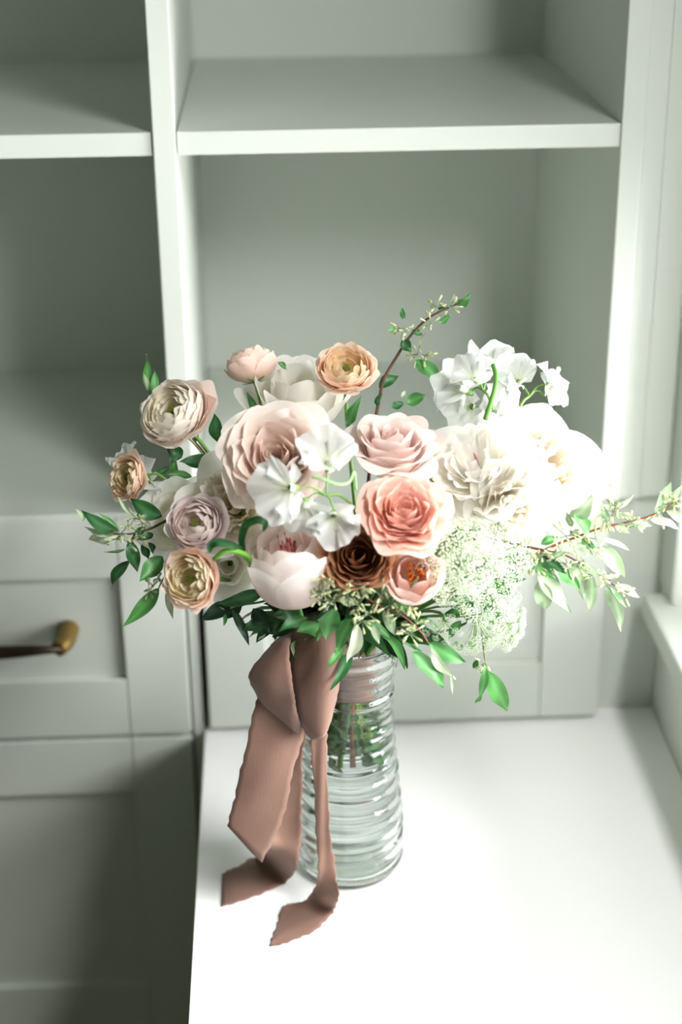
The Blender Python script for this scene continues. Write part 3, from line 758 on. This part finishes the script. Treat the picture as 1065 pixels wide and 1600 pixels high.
# visible arching stem of the tall sweet pea and green hook of the middle one
def loose_stem(root, pts, r, col):
    P = catmull([at(*p) for p in pts], 6); vs, fs = tube(P, r, r*.8, 7)
    return obj('stem', vs, fs, STEM, root, cols=[col]*len(vs), local=False)
loose_stem(sp2, [(758, 655, -.035), (766, 630, -.035), (773, 605, -.03), (774, 585, -.02), (770, 570, -.01)], .0026, lin((96, 150, 70)))
loose_stem(sp1, [(487, 745, -.165), (505, 749, -.168), (528, 757, -.166), (545, 753, -.160), (553, 738, -.150), (556, 765, -.140)], .0014, lin((150, 190, 130)))
# petals of #14/#15 that droop, curled lily-like leaf at the left
cl = thing('curled_leaf_sprig', 'glossy dark green leaf curling above the drooping white petals, left', 'leaf', Matrix.Translation(at(395, 878, -.12)))
def strap(name, mat, l, w0, c, edge=None, parent=cl):
    P = catmull([at(*p) for p in l], 6); n = len(P); vs, fs, cs = [], [], []
    for i, p in enumerate(P):
        d = (P[min(i+1, n-1)]-P[max(i-1, 0)]).normalized(); s = d.cross(-FW).normalized()
        s = (s*.8+(-FW)*.5).normalized()
        v = i/(n-1); w_ = w0*(math.sin(PI*min(1, v*.9+.1))**.6+.05)
        nn = s.cross(d).normalized()
        for x in (-1, -.4, .2, 1):
            vs.append(p+s*x*w_*.5+nn*abs(x)*w_*.25); cs.append(c)
    for i in range(n-1):
        for k in range(3): fs.append([i*4+k, i*4+k+1, (i+1)*4+k+1, (i+1)*4+k])
    return obj(name, vs, fs, mat, parent, cols=cs, local=False)
strap('leaf', LEAF, [(382, 860, -.125), (362, 850, -.135), (340, 845, -.138), (328, 852, -.135), (327, 864, -.130)], .0085, LG['d'])
strap('leaf', LEAF, [(381, 860, -.125), (379, 842, -.132), (386, 822, -.138), (402, 814, -.138), (413, 818, -.136), (411, 830, -.132)], .0085, LG['d'])
P = catmull([at(*p) for p in [(334, 874, -.128), (350, 862, -.132), (372, 862, -.130), (390, 874, -.120), (405, 905, -.09)]], 6)
vs, fs = tube(P, .0022, .003, 7); obj('stem', vs, fs, STEM, cl, cols=[lin((110, 170, 60))]*len(vs), local=False)

# ------------------------------------------------------------------ lace flowers
def floret_cluster(S, r_, n=52):
    """dome of tiny five-petalled florets"""
    vs, fs, cs = [], [], []
    for k in range(n):
        a = k*2.4; rr = math.sqrt((k+.5)/n)*S*1.05; zc = S*.45*(1-(rr/S)**2)
        c = Vector((rr*math.cos(a), rr*math.sin(a), zc)) + Vector((r_.gauss(0, .05), r_.gauss(0, .05), r_.gauss(0, .08)))*S
        nrm = Vector((c.x*.7, c.y*.7, S)).normalized(); M = frame_to(c, nrm, r_.uniform(0, 6))
        fr_ = S*.150*r_.uniform(.8, 1.2); b = len(vs)
        col = jit(lin((228, 234, 220)), r_, .05)
        vs.append(M @ Vector((0, 0, -.1*fr_))); cs.append(lin((222, 234, 206)))
        for q_ in range(10):
            t = 2*PI*q_/10; rad = fr_ if q_ % 2 == 0 else fr_*.42
            vs.append(M @ Vector((rad*math.cos(t), rad*math.sin(t), .15*fr_ if q_ % 2 == 0 else 0))); cs.append(col)
        for q_ in range(10): fs.append([b, b+1+q_, b+1+(q_+1) % 10])
        b = len(vs); st = Vector((0, 0, -S*.9))
        vs += [st, st+Vector((S*.02, 0, 0)), c]; cs += [GRL]*3; fs.append([b, b+1, b+2])
    me = bpy.data.meshes.new('floret_cluster'); me.from_pydata([tuple(v) for v in vs], [], fs)
    ca = me.color_attributes.new('Col', 'FLOAT_COLOR', 'POINT'); fl = []
    for c in cs: fl += [*c, 1]
    ca.data.foreach_set('color', fl); me.materials.append(PET); me.update(); return me
r9 = random.Random(9)
FC = [floret_cluster(1.0, r9) for _ in range(4)]
def umbel(label, px, py, Y, axis, R, n=20, seed=1, dome=.35, cs=.24, group=None):
    r_ = random.Random(seed); ax = view(*axis); C_ = at(px, py, Y); hub = C_-ax*R*.85
    t = thing('lace_flower', label, 'flower', frame_to(hub, ax, seed), group); M = MW[t.name]
    mb = MB()
    for k in range(n):
        a = k*2.39996+r_.uniform(-.15, .15); rr = math.sqrt((k+.4)/n)*R
        z = R*.85+dome*R*(.5-(rr/R)**2)+r_.uniform(-.03, .03)*R
        p = Vector((rr*math.cos(a), rr*math.sin(a), z)); d = Vector((rr*math.cos(a)*.6, rr*math.sin(a)*.6, R)).normalized()
        o = bpy.data.objects.new('floret_cluster', r_.choice(FC)); COL.objects.link(o); o.parent = t; s = R*cs*r_.uniform(.8, 1.15)
        o.matrix_local = frame_to(p, d, r_.uniform(0, 6)) @ Matrix.Scale(s, 4)
        mb.add(tube(catmull([Vector((0, 0, 0)), Vector((p.x*.45, p.y*.45, z*.6)), p-d*s*.2], 4), .0006, .0004, 4), lin((160, 186, 136)))
    for k in range(8):
        a = k*PI/4; e = Vector((R*.35*math.cos(a), R*.35*math.sin(a), R*.02))
        mb.add(tube([Vector(), e*.5+Vector((0, 0, .001)), e], .0006, .0002, 4), GR)
    o = mb.build('rays', STEM, t, cols=True)
    stem_to(t, hub, ax, lin((100, 140, 80)), .0018, pre=.04); return t
umbel('broad white lace flower head beside the coral rose and tulip', 716, 866, -.138, (-.1, .45, .9), .0400, 26, 1)
umbel('white lace flower head under the white peony', 776, 856, -.118, (.2, .45, .9), .0350, 22, 2)
umbel('white lace flower head right of the blush tulip, low', 716, 915, -.125, (-.2, .10, 1), .0240, 15, 3)
umbel('white lace flower head tipping down toward the desk, lower right', 778, 940, -.115, (.6, -.1, .75), .0330, 20, 4)
umbel('lowest lace flower head seen edge on above the desk', 758, 1003, -.100, (.35, -.95, .25), .0330, 18, 5, dome=.3)
umbel('small lace flower head at the right, seen edge on', 806, 990, -.095, (.9, -.45, .2), .0230, 13, 6)
umbel('smallest lace flower head below the tulip', 690, 985, -.115, (-.2, -.5, .8), .0180, 11, 7)

# ------------------------------------------------------------------ branches
branch('thin brown branch with green leaves rising above the bouquet', [(592, 625, .04), (600, 592, .045), (618, 560, .05), (640, 526, .05), (668, 498, .05), (700, 481, .05), (722, 472, .05)],
       [(592, 606, 623, 587, 19, 'd'), (588, 632, 597, 614, 11, 'd'), (649, 563, 690, 600, 24, 'm'), (628, 531, 642, 550, 17, 'd'), (643, 517, 660, 523, 11, 'd'), (632, 500, 626, 476, 8, 'd'),
        (618, 513, 605, 515, 7, 'm'), (716, 478, 734, 460, 15, 'm'), (684, 483, 695, 480, 10, 'd'), (686, 505, 704, 491, 11, 'm'), (611, 637, 631, 630, 14, 'd'), (634, 629, 665, 617, 21, 'm'),
        (627, 621, 633, 609, 7, 's'), (706, 478, 711, 458, 4, 'p'), (676, 485, 678, 468, 4, 's'), (655, 545, 664, 520, 5, 's')],
       [(628, 514), (634, 518), (680, 480), (652, 554), (662, 556), (672, 506), (704, 480)], r=.0018, seed=101, budL=.012)
branch('reddish twig with silvery leaves reaching to the right edge of the photo', [(850, 860, -.08), (875, 848, -.08), (899, 840, -.08), (935, 826, -.08), (979, 816, -.08), (1015, 806, -.08), (1047, 790, -.08), (1060, 770, -.08)],
       [(922, 833, 896, 804, 22, 'b'), (890, 810, 926, 773, 24, 's'), (958, 788, 944, 752, 15, 's'), (950, 815, 939, 786, 13, 's'), (932, 834, 941, 800, 22, 'p'), (1022, 802, 1047, 752, 21, 's'),
        (1043, 787, 1067, 757, 11, 's'), (1016, 812, 1060, 826, 15, 'p'), (1040, 798, 1068, 820, 13, 's'), (942, 842, 983, 860, 9, 'p'), (938, 852, 976, 903, 24, 's'), (985, 816, 1018, 822, 12, 's'),
        (960, 820, 985, 834, 14, 's'), (966, 795, 990, 772, 5, 'p'), (893, 822, 884, 798, 10, 's'), (900, 850, 925, 868, 16, 's'), (908, 842, 930, 856, 12, 'm')],
       [(958, 800), (966, 786), (1030, 800), (1040, 788), (994, 822), (930, 842), (924, 856), (890, 830), (1052, 780), (884, 838), (985, 815), (946, 812)], r=.0014, twig=lin((150, 92, 66)), seed=102, budL=.013, budn=8)
branch('dark twig with drooping silvery leaves over the lace flowers, right', [(770, 842, -.100), (788, 846, -.105), (831, 856, -.108), (879, 866, -.108), (919, 888, -.106), (959, 914, -.104), (990, 930, -.102)],
       [(892, 876, 912, 938, 24, 's'), (925, 900, 922, 955, 19, 's'), (946, 916, 970, 986, 21, 's'), (960, 914, 999, 934, 15, 'p'), (952, 916, 979, 950, 8, 'b'), (836, 880, 890, 957, 28, 's'),
        (844, 905, 850, 954, 26, 's'), (838, 866, 884, 896, 18, 'd'), (845, 850, 872, 838, 13, 'm'), (870, 890, 905, 920, 20, 'b'), (826, 870, 868, 905, 18, 'm'), (910, 884, 935, 902, 12, 's'), (858, 872, 880, 862, 10, 's'), (816, 858, 830, 895, 16, 's'), (940, 902, 968, 898, 6, 'p')],
       [(826, 872), (836, 884), (868, 872), (876, 862), (884, 882), (900, 880), (930, 896), (950, 908), (972, 922), (858, 880), (846, 866), (818, 860), (912, 876)], r=.0013, twig=lin((92, 60, 46)), seed=103, budL=.013, budn=8)
branch('leafy sprig with cream buds spilling over the vase rim', [(560, 905, -.13), (562, 925, -.145), (590, 945, -.150), (625, 960, -.150), (655, 985, -.148), (672, 1010, -.145)],
       [(500, 974, 463, 986, 21, 'm', -.14), (481, 965, 434, 988, 17, 'd', -.13), (522, 950, 510, 998, 30, 'm', -.145), (550, 966, 526, 1020, 25, 'm', -.145), (538, 1008, 511, 1046, 12, 'b', -.145), (557, 975, 541, 1036, 21, 'p', -.15),
        (526, 936, 562, 947, 17, 's', -.15), (600, 953, 617, 993, 17, 's', -.15), (573, 970, 612, 998, 13, 'm', -.14), (584, 975, 592, 1006, 13, 's', -.14), (644, 1018, 694, 1074, 29, 'm', -.145), (668, 1003, 727, 1034, 24, 'm', -.145),
        (672, 1012, 712, 1062, 14, 'p', -.15), (705, 1050, 708, 1088, 5, 's', -.15), (606, 935, 640, 950, 15, 'm', -.15), (640, 925, 655, 900, 7, 's', -.15), (545, 930, 515, 915, 12, 's', -.15), (575, 935, 560, 905, 9, 's', -.15)],
       [(512, 905, -.15), (505, 925, -.15), (498, 935, -.15), (530, 920, -.15), (545, 925, -.152), (560, 918, -.152), (575, 960, -.155), (560, 945, -.155), (628, 958), (640, 940, -.155), (650, 975, -.155), (640, 990, -.155), (595, 930, -.155), (610, 945, -.155), (522, 938, -.152), (565, 970, -.156)],
       r=.0014, twig=lin((120, 76, 56)), seed=104, budL=.014, budn=11)
branch('leafy twig with dark and pale leaves at the far left', [(262, 812, -.05), (235, 826, -.055), (205, 834, -.06), (185, 834, -.065), (165, 832, -.07)],
       [(253, 808, 203, 778, 26, 'd'), (184, 830, 126, 796, 19, 'd'), (130, 814, 117, 793, 9, 's'), (190, 836, 140, 843, 26, 'p'), (187, 832, 153, 800, 8, 'm'), (205, 806, 183, 774, 6, 's'), (202, 844, 215, 894, 20, 'd'),
        (205, 876, 174, 921, 17, 'd'), (196, 858, 162, 862, 5, 'd'), (222, 850, 231, 875, 14, 'd'), (232, 848, 240, 866, 10, 'd'), (226, 822, 205, 842, 12, 'm'), (240, 834, 214, 842, 12, 'd'), (176, 838, 130, 822, 8, 's')],
       [(190, 832), (200, 822), (210, 810), (216, 838), (180, 842), (222, 818), (198, 846)], r=.0013, twig=lin((70, 80, 50)), seed=105, budn=6)
branch('small twig with one bright green leaf under the apricot ranunculus, lower left', [(275, 880, -.07), (258, 900, -.075), (248, 918, -.08)],
       [(254, 870, 218, 909, 27, 'm'), (249, 918, 191, 979, 22, 'b'), (246, 925, 216, 948, 6, 'p'), (259, 925, 270, 968, 11, 'p'), (262, 905, 300, 880, 18, 'd')],
       [(240, 915), (250, 905), (232, 922)], r=.0013, twig=TWIGG, seed=106)
branch('upright pointed leaf pair above the large cream ranunculus, left', [(300, 690, .03), (262, 650, .03), (240, 622, .03)],
       [(236, 620, 229, 553, 15, 'b'), (240, 618, 242, 578, 14, 'm'), (231, 612, 223, 580, 8, 's')], [], r=.0012, twig=TWIGG, seed=107)
branch('green stems and leaves between the large cream ranunculus and the mauve rose', [(345, 750, .02), (325, 715, .01), (300, 685, .01), (290, 672, .01)],
       [(346, 696, 334, 645, 24, 'd'), (356, 670, 388, 643, 12, 'd'), (331, 722, 280, 722, 24, 'd'), (284, 716, 260, 698, 22, 'd'), (246, 740, 266, 728, 9, 'd'), (372, 690, 375, 665, 12, 'd'), (300, 745, 260, 742, 12, 'm'),
        (306, 692, 305, 660, 13, 'b'), (282, 760, 270, 700, 12, 'm'), (290, 780, 262, 745, 16, 'd'), (434, 566, 448, 578, 9, 'm', .06), (400, 650, 385, 612, 12, 'd', .04), (546, 664, 564, 620, 17, 'm', .04), (540, 668, 552, 640, 12, 'd', .04)],
       [], r=.0016, twig=lin((110, 96, 76)), seed=108)
branch('short hanging sprig of green leaves below the lowest lace flower', [(752, 985, -.09), (756, 1020, -.095), (760, 1045, -.10)],
       [(758, 1040, 748, 1092, 13, 'm'), (762, 1048, 793, 1113, 27, 'b'), (762, 1043, 778, 1100, 9, 'p'), (752, 1084, 742, 1100, 8, 'm'), (748, 1030, 738, 1045, 10, 'd')], [(758, 1035)], r=.0012, twig=TWIGG, seed=109)
branch('green leaves showing between the lace flower heads', [(735, 960, -.06), (745, 920, -.07), (770, 900, -.075), (800, 890, -.08)],
       [(740, 930, 708, 960, 20, 'm'), (750, 925, 775, 960, 20, 'd'), (770, 905, 800, 930, 22, 'm'), (780, 895, 822, 905, 20, 'd'), (760, 905, 735, 880, 18, 'd'), (730, 955, 690, 962, 16, 'd'), (720, 970, 700, 1000, 14, 'm'), (790, 890, 812, 860, 18, 'm'), (755, 950, 790, 985, 18, 'd')],
       [], r=.0014, twig=LG['d'], seed=112)
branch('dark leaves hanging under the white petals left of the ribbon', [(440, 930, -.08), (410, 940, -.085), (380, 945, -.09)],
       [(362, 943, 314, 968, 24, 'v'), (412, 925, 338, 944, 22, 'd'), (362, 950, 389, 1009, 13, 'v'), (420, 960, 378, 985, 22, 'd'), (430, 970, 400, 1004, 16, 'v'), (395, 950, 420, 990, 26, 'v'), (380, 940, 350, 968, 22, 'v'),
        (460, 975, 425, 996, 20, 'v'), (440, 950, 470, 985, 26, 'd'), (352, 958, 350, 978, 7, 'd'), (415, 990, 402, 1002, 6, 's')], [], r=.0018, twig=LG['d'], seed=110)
# collar of dark foliage that fills the inside of the bouquet
fr2 = random.Random(77)
t = thing('foliage_bunch', 'mass of dark green leaves inside and under the bouquet, above the vase', 'leaves', Matrix.Translation((0, 0, ZT+.27)))
nl = 0
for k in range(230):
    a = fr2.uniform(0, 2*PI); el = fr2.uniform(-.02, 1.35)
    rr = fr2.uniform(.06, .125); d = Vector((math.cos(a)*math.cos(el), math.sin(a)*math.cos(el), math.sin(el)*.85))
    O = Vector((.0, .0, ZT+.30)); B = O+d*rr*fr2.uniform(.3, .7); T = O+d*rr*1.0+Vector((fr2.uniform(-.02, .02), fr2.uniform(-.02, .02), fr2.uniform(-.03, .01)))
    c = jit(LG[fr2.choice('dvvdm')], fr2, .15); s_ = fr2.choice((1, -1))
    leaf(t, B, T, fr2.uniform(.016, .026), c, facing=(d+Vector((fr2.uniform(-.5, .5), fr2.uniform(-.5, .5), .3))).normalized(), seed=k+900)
mb = MB()
for k in range(14):
    a = k*2.4; O = Vector((.03*math.cos(a), .03*math.sin(a), ZT+.36)); nk = Vector((.018*math.cos(a), .018*math.sin(a), ZT+.26)); bt = Vector((-.026*math.cos(a+.4), -.026*math.sin(a+.4), ZT+fr2.uniform(.138, .158)))
    mb.add(tube(catmull([O, nk, nk.lerp(bt, .5), bt], 4), .0022, .0028, 6), jit(fr2.choice((GR, GRL, lin((170, 184, 70)), lin((150, 92, 60)))), fr2, .1))
o = mb.build('stems', STEM, t, local=False, cols=True); o['kind'] = 'stuff'
# leaves on the stems under water
for k in range(60):
    a = fr2.uniform(0, 6.3); r0 = fr2.uniform(.016, .038); z = ZT+fr2.uniform(.152, .196)
    B = Vector((r0*math.cos(a), r0*math.sin(a), z)); T = Vector((r0*math.cos(a+.5), r0*math.sin(a+.5), z-fr2.uniform(.008, .022)))
    leaf(t, B, T, .010, LG[fr2.choice('mbds')], facing=Vector((math.cos(a), math.sin(a), .2)), seed=k+2000)
print('objects', len(bpy.data.objects), 'tris', sum(len(m.polygons)*2 for m in bpy.data.meshes))
